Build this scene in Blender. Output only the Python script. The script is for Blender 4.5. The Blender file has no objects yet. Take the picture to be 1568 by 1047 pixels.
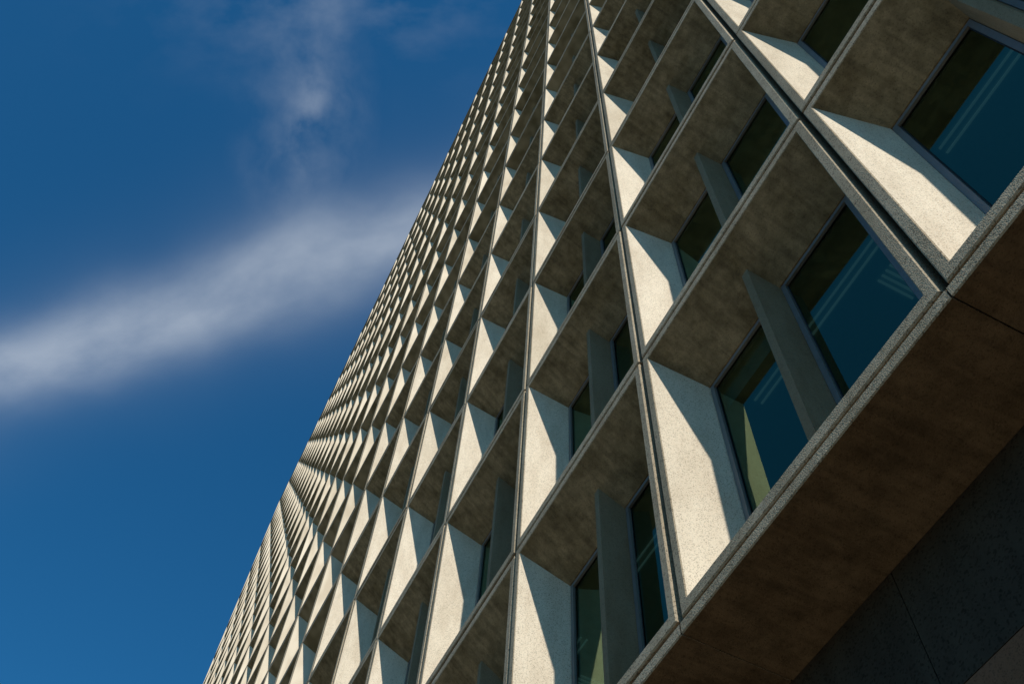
import bpy, math, random
from mathutils import Matrix, Vector
random.seed(7)
S=bpy.context.scene
S.view_settings.view_transform='Standard'; S.view_settings.look='None'; S.view_settings.exposure=0
D=3.1; EYE=1.6
W=.95*D; H=1.2412*D
X0=-.3502*D; Z0=EYE+1.7059*D
COL_L,COL_R=24,5      # bays to the left / right of joint V0
ROWS=21
XL=X0-COL_L*W; XR=X0+COL_R*W
ZT=Z0+ROWS*H
# ---------- helpers
class MB:
    def __init__(s): s.v=[];s.f=[];s.m=[]
    def quad(s,a,b,c,d,m=0):
        i=len(s.v); s.v+= [a,b,c,d]; s.f.append((i,i+1,i+2,i+3)); s.m.append(m)
    def box(s,x0,x1,y0,y1,z0,z1,m=0):
        P=lambda i,j,k:((x0,x1)[i],(y0,y1)[j],(z0,z1)[k])
        s.quad(P(0,0,0),P(1,0,0),P(1,0,1),P(0,0,1),m)
        s.quad(P(1,1,0),P(0,1,0),P(0,1,1),P(1,1,1),m)
        s.quad(P(0,1,0),P(0,0,0),P(0,0,1),P(0,1,1),m)
        s.quad(P(1,0,0),P(1,1,0),P(1,1,1),P(1,0,1),m)
        s.quad(P(0,1,0),P(1,1,0),P(1,0,0),P(0,0,0),m)
        s.quad(P(0,0,1),P(1,0,1),P(1,1,1),P(0,1,1),m)
    def obj(s,name,mats,parent=None):
        me=bpy.data.meshes.new(name); me.from_pydata(s.v,[],s.f)
        for m in mats: me.materials.append(m)
        me.polygons.foreach_set('material_index',s.m); me.update()
        o=bpy.data.objects.new(name,me); S.collection.objects.link(o)
        if parent: o.parent=parent
        return o
def mat(name):
    m=bpy.data.materials.new(name); m.use_nodes=True; nt=m.node_tree
    return m,nt,nt.nodes['Principled BSDF']
def N(nt,t,**k):
    n=nt.nodes.new(t)
    for a,b in k.items():
        if a.startswith('i_'):
            n.inputs[a[2:].replace('_',' ')].default_value=b
        else: setattr(n,a,b)
    return n
def math_(nt,op,a,b=None,c=None):
    n=nt.nodes.new('ShaderNodeMath'); n.operation=op
    for i,v in enumerate((a,b,c)):
        if v is None: continue
        if isinstance(v,(int,float)): n.inputs[i].default_value=v
        else: nt.links.new(v,n.inputs[i])
    return n.outputs[0]
def mixc(nt,blend,fac,a,b):
    n=nt.nodes.new('ShaderNodeMix'); n.data_type='RGBA'; n.blend_type=blend
    for s,v in ((n.inputs[0],fac),(n.inputs[6],a),(n.inputs[7],b)):
        if isinstance(v,(int,float)): s.default_value=v
        elif isinstance(v,tuple): s.default_value=v
        else: nt.links.new(v,s)
    return n.outputs[2]
def ramp(nt,src,stops):
    r=nt.nodes.new('ShaderNodeValToRGB'); cr=r.color_ramp
    while len(cr.elements)<len(stops): cr.elements.new(.5)
    for e,(p,c) in zip(cr.elements,stops): e.position=p; e.color=c if isinstance(c,tuple) else (c,c,c,1)
    nt.links.new(src,r.inputs[0]); return r.outputs[0]
def concrete(name,c1,c2,speck=.65,bump=.35,panel=True,scale=120.,fine=True,st_sc=(3.2,3.2,.9),st_r=(.32,.62),blot=None,boards=False):
    m,nt,b=mat(name); L=nt.links
    tc=N(nt,'ShaderNodeTexCoord'); P=tc.outputs['Object']
    mp=N(nt,'ShaderNodeMapping'); mp.inputs['Scale'].default_value=st_sc; L.new(P,mp.inputs[0])
    st=N(nt,'ShaderNodeTexNoise',i_Scale=1.,i_Detail=4. if fine else 1.,i_Roughness=.68); L.new(mp.outputs[0],st.inputs['Vector'])
    base=mixc(nt,'MIX',ramp(nt,st.outputs[0],[(st_r[0],0.),(st_r[1],1.)]),c1,c2)
    if fine:
        if blot:
            b2=N(nt,'ShaderNodeTexNoise',i_Scale=blot,i_Detail=3.,i_Roughness=.7); L.new(P,b2.inputs['Vector'])
            base=mixc(nt,'MULTIPLY',1.,base,ramp(nt,b2.outputs[0],[(.35,.74),(.6,1.08)]))
        if boards:
            m3=N(nt,'ShaderNodeMapping'); m3.inputs['Scale'].default_value=(14.,1.2,1.2); L.new(P,m3.inputs[0])
            b3=N(nt,'ShaderNodeTexNoise',i_Scale=1.,i_Detail=2.,i_Roughness=.6); L.new(m3.outputs[0],b3.inputs['Vector'])
            base=mixc(nt,'MULTIPLY',1.,base,ramp(nt,b3.outputs[0],[(.35,.80),(.6,1.05)]))
        ag=N(nt,'ShaderNodeTexVoronoi',i_Scale=scale); L.new(P,ag.inputs['Vector'])
        hs=N(nt,'ShaderNodeSeparateColor'); L.new(ag.outputs['Color'],hs.inputs[0])
        base=mixc(nt,'MULTIPLY',1.,base,ramp(nt,hs.outputs[0],[(0.,speck),(.12,speck+.15),(.26,.96),(1.,1.05)]))
        h_=math_(nt,'MULTIPLY',ag.outputs['Distance'],-1.)
        bp=N(nt,'ShaderNodeBump'); bp.inputs['Strength'].default_value=bump; bp.inputs['Distance'].default_value=.006
        L.new(h_,bp.inputs['Height']); L.new(bp.outputs[0],b.inputs['Normal'])
    if panel:
        sp=N(nt,'ShaderNodeSeparateXYZ'); L.new(P,sp.inputs[0])
        fx=math_(nt,'FLOOR',math_(nt,'DIVIDE',math_(nt,'SUBTRACT',sp.outputs[0],X0),W))
        fz=math_(nt,'FLOOR',math_(nt,'DIVIDE',math_(nt,'SUBTRACT',sp.outputs[2],Z0),H))
        cb=N(nt,'ShaderNodeCombineXYZ'); L.new(fx,cb.inputs[0]); L.new(fz,cb.inputs[1])
        wn=N(nt,'ShaderNodeTexWhiteNoise'); L.new(cb.outputs[0],wn.inputs[0])
        base=mixc(nt,'MULTIPLY',1.,base,ramp(nt,wn.outputs[0],[(0.,(.88,.86,.83,1)),(1.,(1.05,1.04,1.04,1))]))
    L.new(base,b.inputs['Base Color']); b.inputs['Roughness'].default_value=.95
    b.inputs['Specular IOR Level'].default_value=.1
    return m
CA,CB=(.56,.475,.36,1),(.68,.595,.465,1)
SA,SB=(.180,.132,.068,1),(.325,.245,.142,1)  # soffit tones: brown staining plus ceiling shade put into the colour
FA,FB=(.215,.155,.092,1),(.27,.205,.13,1)  # fin tones: shade put into the colour, holding down the blue sky fill
LA,LB=(.32,.255,.17,1),(.43,.355,.25,1)
M_con=concrete('precast_concrete',CA,CB,scale=130.,speck=.55)
M_lip=concrete('precast_edge_concrete',LA,LB,speck=.4,bump=.5,scale=95.)
M_sof=concrete('weathered_shaded_soffit',SA,SB,speck=.7,scale=100.,st_sc=(2.2,1.2,2.2),blot=7.,boards=True)
M_base=concrete('weathered_shaded_base',(.130,.092,.054,1),(.205,.152,.094,1),speck=.7,scale=90.,st_sc=(1.5,1.5,1.5),blot=5.,boards=True)  # base underside: stained brown, with its shade also put into the colour
M_fin=concrete('shaded_mullion_concrete',FA,FB,speck=.7)
M_conf=concrete('precast_concrete_upper',CA,CB,fine=False)
M_lipf=concrete('precast_edge_upper',(.27,.22,.155,1),(.36,.30,.215,1),fine=False)
M_soff=concrete('weathered_shaded_soffit_upper',SA,SB,fine=False,st_sc=(2.2,1.2,2.2))
M_finf=concrete('shaded_mullion_upper',FA,FB,fine=False)
M_gran=concrete('dark_granite',(.036,.029,.022,1),(.052,.043,.032,1),speck=.5,bump=.1,panel=False,scale=70.)
M_brown=concrete('brown_granite',(.15,.075,.042,1),(.18,.095,.058,1),speck=.6,bump=.1,panel=False)
def plain(name,c,r=.6,metal=0.,ns=8.,amt=.15,em=0.):
    m,nt,b=mat(name)
    tc=N(nt,'ShaderNodeTexCoord'); n=N(nt,'ShaderNodeTexNoise',i_Scale=ns,i_Detail=2.); nt.links.new(tc.outputs['Object'],n.inputs['Vector'])
    nt.links.new(mixc(nt,'MULTIPLY',1.,c,ramp(nt,n.outputs[0],[(.3,1-amt),(.7,1.)])),b.inputs['Base Color'])
    b.inputs['Roughness'].default_value=r; b.inputs['Metallic'].default_value=metal
    if em: b.inputs['Emission Color'].default_value=(.8,1,.95,1); b.inputs['Emission Strength'].default_value=em
    return m
M_joint=plain('joint_shadow_gap',(.03,.028,.025,1),.95)
M_frame=plain('anodised_aluminium',(.21,.20,.185,1),.45,.3)
M_gasket=plain('black_gasket',(.015,.015,.015,1),.7)
M_int=plain('interior_ceiling',(.62,.64,.62,1),.8)
M_intw=plain('interior_wall',(.35,.34,.31,1),.9)
M_glow=plain('ceiling_strip_added_glow',(.85,.87,.86,1),.5,em=.04)  # faint glow added so ceiling strips and grille show behind the glass
M_slot=plain('grille_slot',(.05,.05,.05,1),.6)
M_blind=plain('roller_blind',(.55,.56,.52,1),.9)
def glass(name,opaque):
    m=bpy.data.materials.new(name); m.use_nodes=True; nt=m.node_tree; nt.nodes.clear()
    out=N(nt,'ShaderNodeOutputMaterial')
    if opaque: tr=N(nt,'ShaderNodeBsdfDiffuse'); tr.inputs[0].default_value=(.008,.014,.013,1)
    else: tr=N(nt,'ShaderNodeBsdfTransparent'); tr.inputs[0].default_value=(.26,.53,.50,1)
    gl=N(nt,'ShaderNodeBsdfGlossy'); gl.inputs['Color'].default_value=(.56,.80,.54,1); gl.inputs['Roughness'].default_value=.012
    fr=N(nt,'ShaderNodeFresnel'); fr.inputs[0].default_value=2.4
    mx=N(nt,'ShaderNodeMixShader'); nt.links.new(fr.outputs[0],mx.inputs[0]); nt.links.new(tr.outputs[0],mx.inputs[1]); nt.links.new(gl.outputs[0],mx.inputs[2]); nt.links.new(mx.outputs[0],out.inputs[0])
    tc=N(nt,'ShaderNodeTexCoord'); nn=N(nt,'ShaderNodeTexNoise',i_Scale=.8,i_Detail=1.); nt.links.new(tc.outputs['Object'],nn.inputs['Vector'])
    bp=N(nt,'ShaderNodeBump'); bp.inputs['Strength'].default_value=.15; bp.inputs['Distance'].default_value=.02
    nt.links.new(nn.outputs[0],bp.inputs['Height']); nt.links.new(bp.outputs[0],gl.inputs['Normal'])
    return m
M_gl=glass('tinted_glass',False); M_glf=glass('tinted_glass_upper',True)

# ---------- building
bld=bpy.data.objects.new('office_building',None); S.collection.objects.link(bld)
GX,GZ=.0085*D,.0066*D         # half joint widths
LX,LZ=.040*D,.0455*D          # half rib incl. joint
SP=.066*D; DR=.150*D; SILL=.05*D; DEP=.178*D
con=MB(); gls=MB(); frm=MB(); jnt=MB(); itr=MB()
def ring(mb,a,b,m,mt=None):  # a,b = (x0,x1,z0,z1,y); mt = material of the top (soffit) side
    A=[(a[0],a[4],a[2]),(a[1],a[4],a[2]),(a[1],a[4],a[3]),(a[0],a[4],a[3])]
    B=[(b[0],b[4],b[2]),(b[1],b[4],b[2]),(b[1],b[4],b[3]),(b[0],b[4],b[3])]
    for i in range(4):
        j=(i+1)%4; mb.quad(A[i],A[j],B[j],B[i],mt if (i==2 and mt is not None) else m)
ch=.012
NR=4
for c in range(-COL_L,COL_R):
    for r in range(ROWS):
        x=X0+c*W; z=Z0+r*H
        near = r<6 and -7<c
        room = r<NR and -5<c
        k0=0 if near else 4
        ox=random.uniform(-.004,.004); oy=random.uniform(-.006,.006); oz=random.uniform(-.004,.004)
        x0,x1,z0,z1=x+ox,x+W+ox,z+oz,z+H+oz
        R=[(x0+GX,x1-GX,z0+GZ,z1-GZ,.09*D),
           (x0+GX,x1-GX,z0+GZ,z1-GZ,ch+oy),
           (x0+GX+ch,x1-GX-ch,z0+GZ+ch,z1-GZ-ch,oy),
           (x0+LX-ch*.7,x1-LX+ch*.7,z0+LZ-ch*.7,z1-LZ+ch*.7,oy),
           (x0+LX,x1-LX,z0+LZ,z1-LZ,ch*.7+oy),
           (x0+LX+SP,x1-LX-SP,z0+LZ+SILL,z1-LZ-DR,DEP),
           (x0+LX+SP,x1-LX-SP,z0+LZ+SILL,z1-LZ-DR,DEP+.08)]
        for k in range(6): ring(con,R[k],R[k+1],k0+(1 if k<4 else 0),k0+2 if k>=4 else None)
        xa,xb,za,zb=R[5][:4]; xc=(x0+x1)/2
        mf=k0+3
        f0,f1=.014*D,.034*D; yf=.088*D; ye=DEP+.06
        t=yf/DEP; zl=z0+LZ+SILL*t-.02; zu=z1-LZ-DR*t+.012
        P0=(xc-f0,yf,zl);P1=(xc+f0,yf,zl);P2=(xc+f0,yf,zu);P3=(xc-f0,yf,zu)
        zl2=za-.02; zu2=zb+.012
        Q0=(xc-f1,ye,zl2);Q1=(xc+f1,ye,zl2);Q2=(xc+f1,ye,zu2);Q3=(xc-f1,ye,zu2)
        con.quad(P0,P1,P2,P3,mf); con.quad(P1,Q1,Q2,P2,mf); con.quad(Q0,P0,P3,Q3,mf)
        yw=DEP+.012
        for (wx0,wx1) in ((xa,xc-f1+.004),(xc+f1-.004,xb)):
            fw=.055
            ring(frm,(wx0+.002,wx1-.002,za+.002,zb-.002,yw),(wx0+fw,wx1-fw,za+fw,zb-fw,yw),0)
            ring(frm,(wx0+fw,wx1-fw,za+fw,zb-fw,yw),(wx0+fw,wx1-fw,za+fw,zb-fw,yw+.03),0)
            g=fw+.012
            ring(frm,(wx0+fw-.004,wx1-fw+.004,za+fw-.004,zb-fw+.004,yw+.026),(wx0+g,wx1-g,za+g,zb-g,yw+.026),1)
            tilt=random.uniform(-.004,.004)
            gls.quad((wx0+g-.01,yw+.034+tilt,za+g-.01),(wx1-g+.01,yw+.034-tilt,za+g-.01),(wx1-g+.01,yw+.034-tilt,zb-g+.01),(wx0+g-.01,yw+.034+tilt,zb-g+.01),0 if room else 1)
            q=random.random()
            if room and q<.2:
                drop=random.choice([.12,.2,.35])*(zb-za)
                itr.box(wx0+.02,wx1-.02,yw+.13,yw+.134,zb-drop,zb+.05,3)
for c in range(-COL_L,COL_R+1):
    x=X0+c*W; jnt.quad((x-.06,.075*D,Z0-.02),(x+.06,.075*D,Z0-.02),(x+.06,.075*D,ZT),(x-.06,.075*D,ZT))
for r in range(ROWS+1):
    z=Z0+r*H; jnt.quad((XL,.0765*D,z-.06),(XR,.0765*D,z-.06),(XR,.0765*D,z+.06),(XL,.0765*D,z+.06))
yi=DEP+.10
xr0=X0-4*W
for r in range(NR+1):
    z1=Z0+(r+1)*H; zc=z1-LZ-DR+.10
    itr.box(xr0,XR-.4,yi,9.0,zc,zc+.55,0)
    if r<NR:
        for c in range(-4,COL_R):
            x=X0+c*W+W*.5
            # slim ceiling strips parallel to the facade and an air grille, both with added glow
            for yy in (yi+.42,yi+.50,yi+1.35,yi+2.3):
                itr.box(x-1.1,x+1.1,yy,yy+.018,zc-.02,zc-.004,1)
            gx=x+random.choice([.3,.55])
            for s in range(5):
                itr.box(gx+s*.06,gx+s*.06+.022,yi+.72,yi+1.12,zc-.02,zc-.004,1)
            if random.random()<.35:
                itr.box(X0+c*W-.05,X0+c*W+.05,yi+.05,6.,z1-H,zc-.002,4)
itr.box(xr0,XR-.4,8.0,8.1,Z0,Z0+NR*H,4)
itr.box(xr0-.1,xr0-.003,yi,9.0,Z0,Z0+NR*H+.5,4)
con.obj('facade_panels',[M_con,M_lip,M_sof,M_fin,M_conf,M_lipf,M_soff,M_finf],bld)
gls.obj('window_glass',[M_gl,M_glf],bld)
frm.obj('window_frames',[M_frame,M_gasket],bld)
jnt.obj('panel_joints',[M_joint],bld)
itr.obj('office_interiors',[M_int,M_glow,M_slot,M_blind,M_intw],bld)
sh=MB(); BD=20.0
sh.box(XL-.25,XL+.012,.10,BD,Z0,ZT+.1,0)
sh.box(XR-.012,XR+.25,.10,BD,Z0,ZT+.1,0)
sh.box(XL-.25,XR+.25,BD,BD+.3,Z0,ZT+.1,0)
sh.box(XL-.25,XR+.25,.10,BD+.3,ZT+.1,ZT+.5,0)
sh.obj('end_walls_and_roof',[M_conf],bld)
bs=MB(); zb=EYE+1.664*D; yb=.297*D
cc=.010
for c in range(-COL_L,COL_R):
    a=X0+c*W+.006; b=X0+(c+1)*W-.006; zt=Z0-GZ
    bs.quad((a,0,zb+cc),(b,0,zb+cc),(b,0,zt-cc),(a,0,zt-cc),1)
    bs.quad((a,cc,zb),(b,cc,zb),(b,0,zb+cc),(a,0,zb+cc),1)
    bs.quad((a,0,zt-cc),(b,0,zt-cc),(b,cc,zt),(a,cc,zt),1)
    bs.quad((a,cc,zt),(b,cc,zt),(b,.3,zt),(a,.3,zt),1)
    bs.quad((a,yb+.02,zb),(b,yb+.02,zb),(b,cc,zb),(a,cc,zb),0)
    bs.quad((a,yb,zb),(a,cc,zb),(a,cc,zt),(a,yb,zt),1); bs.quad((b,cc,zb),(b,yb,zb),(b,yb,zt),(b,cc,zt),1)
bs.obj('base_soffit',[M_base,M_lip],bld)
bw=MB(); bw.box(XL,XR,.03,yb+.1,zb+.03,zb+.06,2)
zlev=[zb-.001,EYE+1.315*D,EYE+.9*D,EYE+.35*D,.02]
for k in range(4):
    zt_,zb_=zlev[k],zlev[k+1]
    for c in range(-COL_L*2,COL_R*2):
        a=-.93*D+W*.5*c+.004; b=a+W*.5-.008
        if a>XL-1 and b<XR+1: bw.box(a,b,yb,yb+.05,zb_+.004,zt_-.004,0 if k==0 else 1)
bw.box(XL,XR,yb+.04,yb+.3,0.0,zb+.02,2)
bw.box(XL,XL+.3,yb+.3,BD,0.0,Z0,0); bw.box(XR-.3,XR,yb+.3,BD,0.0,Z0,0); bw.box(XL,XR,BD-.3,BD,0.0,Z0,0)
bw.obj('ground_floor_wall',[M_gran,M_brown,M_joint],bld)

# ---------- ground
def sheet(name,x0,x1,y0,y1,z,m):
    g=MB(); g.quad((x0,y0,z),(x1,y0,z),(x1,y1,z),(x0,y1,z)); return g.obj(name,[m])
M_ground=plain('ground_soil_and_grass',(.095,.075,.042,1),.95,0,.05,.3)
M_asph=plain('asphalt',(.055,.053,.05,1),.9,0,20.,.3)
M_white=plain('road_paint',(.75,.75,.72,1),.7,0,20.,.2)
mp_,nt,b=mat('paving_stone'); tc=N(nt,'ShaderNodeTexCoord'); br=N(nt,'ShaderNodeTexBrick',i_Scale=1.)
br.inputs['Color1'].default_value=(.20,.160,.105,1); br.inputs['Color2'].default_value=(.165,.132,.086,1); br.inputs['Mortar'].default_value=(.04,.035,.03,1)
br.inputs['Mortar Size'].default_value=.008; br.inputs['Brick Width'].default_value=.9; br.inputs['Row Height'].default_value=.6
nt.links.new(tc.outputs['Object'],br.inputs['Vector']); nt.links.new(br.outputs[0],b.inputs['Base Color']); b.inputs['Roughness'].default_value=.85
sheet('ground',-4000,4000,-4000,4000,-.15,M_ground)
pv=MB(); pv.box(-400,400,-14,60,-.14,0.,0); pv.obj('pavement',[mp_])
sheet('road',-400,400,-24,-14.01,-.146,M_asph)
ln=MB()
for i in range(-60,60): ln.quad((i*6,-19.08,-.142),(i*6+3,-19.08,-.142),(i*6+3,-18.93,-.142),(i*6,-18.93,-.142))
ln.obj('road_centre_line',[M_white])
pv2=MB(); pv2.box(-400,400,-60,-24.01,-.14,0.,0); pv2.obj('plaza_pavement',[mp_])

# ---------- light
sun_dir=Vector((.823,-.127,.572)).normalized()
el=math.asin(sun_dir.z); az=math.atan2(sun_dir.x,sun_dir.y)
sl=bpy.data.lights.new('sun','SUN'); sl.energy=5; sl.angle=math.radians(.53); sl.color=(1,.955,.875)
so=bpy.data.objects.new('sun',sl); S.collection.objects.link(so); so.rotation_euler=sun_dir.to_track_quat('Z','Y').to_euler(); so.location=(60,-20,60)
w=bpy.data.worlds.new('World'); S.world=w; w.use_nodes=True; nt=w.node_tree; bg=nt.nodes['Background']
sk=N(nt,'ShaderNodeTexSky',sky_type='NISHITA'); sk.sun_disc=False; sk.sun_elevation=el; sk.sun_rotation=az
sk.air_density=1.0; sk.dust_density=.2; sk.ozone_density=3.0; sk.altitude=300
tc=N(nt,'ShaderNodeTexCoord'); sp=N(nt,'ShaderNodeSeparateXYZ'); nt.links.new(tc.outputs['Generated'],sp.inputs[0])
zz=math_(nt,'MAXIMUM',sp.outputs[2],.05)
px=math_(nt,'DIVIDE',sp.outputs[0],zz); py=math_(nt,'DIVIDE',sp.outputs[1],zz)
def comb(a,b):
    c=N(nt,'ShaderNodeCombineXYZ'); nt.links.new(a,c.inputs[0]); nt.links.new(b,c.inputs[1]); return c.outputs[0]
pv_=comb(px,py)
def noise(vec,scale,detail,rough,dist=0.):
    n=N(nt,'ShaderNodeTexNoise',i_Scale=scale,i_Detail=detail,i_Roughness=rough,i_Distortion=dist); n.noise_dimensions='2D'; nt.links.new(vec,n.inputs['Vector']); return n.outputs[0]
def frame(cx,cy,ang):
    c_,s_=math.cos(ang),math.sin(ang)
    dx=math_(nt,'ADD',px,-cx); dy=math_(nt,'ADD',py,-cy)
    s=math_(nt,'ADD',math_(nt,'MULTIPLY',dx,c_),math_(nt,'MULTIPLY',dy,s_))
    t=math_(nt,'ADD',math_(nt,'MULTIPLY',dx,-s_),math_(nt,'MULTIPLY',dy,c_)); return s,t
def gauss(t,sig,p=2.):
    return math_(nt,'EXPONENT',math_(nt,'MULTIPLY',math_(nt,'POWER',math_(nt,'DIVIDE',math_(nt,'ABSOLUTE',t),sig),p),-1.))
# cirrus band
s,t=frame(-.628,-.148,math.radians(43.3))
t=math_(nt,'ADD',t,math_(nt,'MULTIPLY',math_(nt,'SUBTRACT',noise(pv_,3.,2.,.5),.5),.06))
s3=comb(s,math_(nt,'MULTIPLY',t,1.8))
g=gauss(t,.048,2.1)
g2=gauss(t,.10,2.)
st1=ramp(nt,noise(s3,7.,5.,.5),[(.30,.50),(.68,1.)])
band=math_(nt,'ADD',math_(nt,'MULTIPLY',math_(nt,'MULTIPLY',g,st1),.49),math_(nt,'MULTIPLY',g2,.06))
# wisp
s,t=frame(-.345,-.118,math.radians(165))
t=math_(nt,'ADD',t,math_(nt,'MULTIPLY',math_(nt,'SUBTRACT',noise(pv_,8.,3.,.5),.5),.06))
core=math_(nt,'MULTIPLY',math_(nt,'MULTIPLY',gauss(s,.070),gauss(t,.014,1.5)),ramp(nt,noise(pv_,16.,5.,.52),[(.36,.10),(.62,1.)]))
halo=math_(nt,'MULTIPLY',math_(nt,'MULTIPLY',gauss(s,.11),gauss(t,.05)),ramp(nt,noise(comb(s,math_(nt,'MULTIPLY',t,1.4)),11.,6.,.55),[(.40,.05),(.75,1.)]))
s,t=frame(-.22,-.13,math.radians(60))
veil=math_(nt,'MULTIPLY',math_(nt,'MULTIPLY',math_(nt,'MULTIPLY',gauss(s,.16),gauss(t,.07)),ramp(nt,noise(comb(s,math_(nt,'MULTIPLY',t,1.6)),10.,5.,.55),[(.42,0.),(.8,1.)])),.15)
dens=math_(nt,'MINIMUM',math_(nt,'ADD',math_(nt,'ADD',math_(nt,'ADD',band,math_(nt,'MULTIPLY',core,.19)),math_(nt,'MULTIPLY',halo,.15)),veil),.8)
skyc=mixc(nt,'MULTIPLY',1.,sk.outputs[0],(.26,1.14,1.52,1))
col=mixc(nt,'MIX',dens,skyc,(7.4,8.2,9.2,1))
nt.links.new(col,bg.inputs[0]); bg.inputs[1].default_value=.08
# ---------- camera
M=[[0.44835,-0.78206,-0.43286],[0.89278,0.41556,0.17393],[0.04385,-0.46443,0.88452]]
cam=bpy.data.cameras.new('camera'); co=bpy.data.objects.new('camera',cam); S.collection.objects.link(co)
R=Matrix(((M[0][0],-M[0][1],-M[0][2]),(M[1][0],-M[1][1],-M[1][2]),(M[2][0],-M[2][1],-M[2][2])))
co.matrix_world=Matrix.Translation((0,-D,EYE))@R.to_4x4()
cam.sensor_width=36; cam.lens=1495.5/1568*36; cam.clip_end=10000; cam.clip_start=.1
S.camera=co
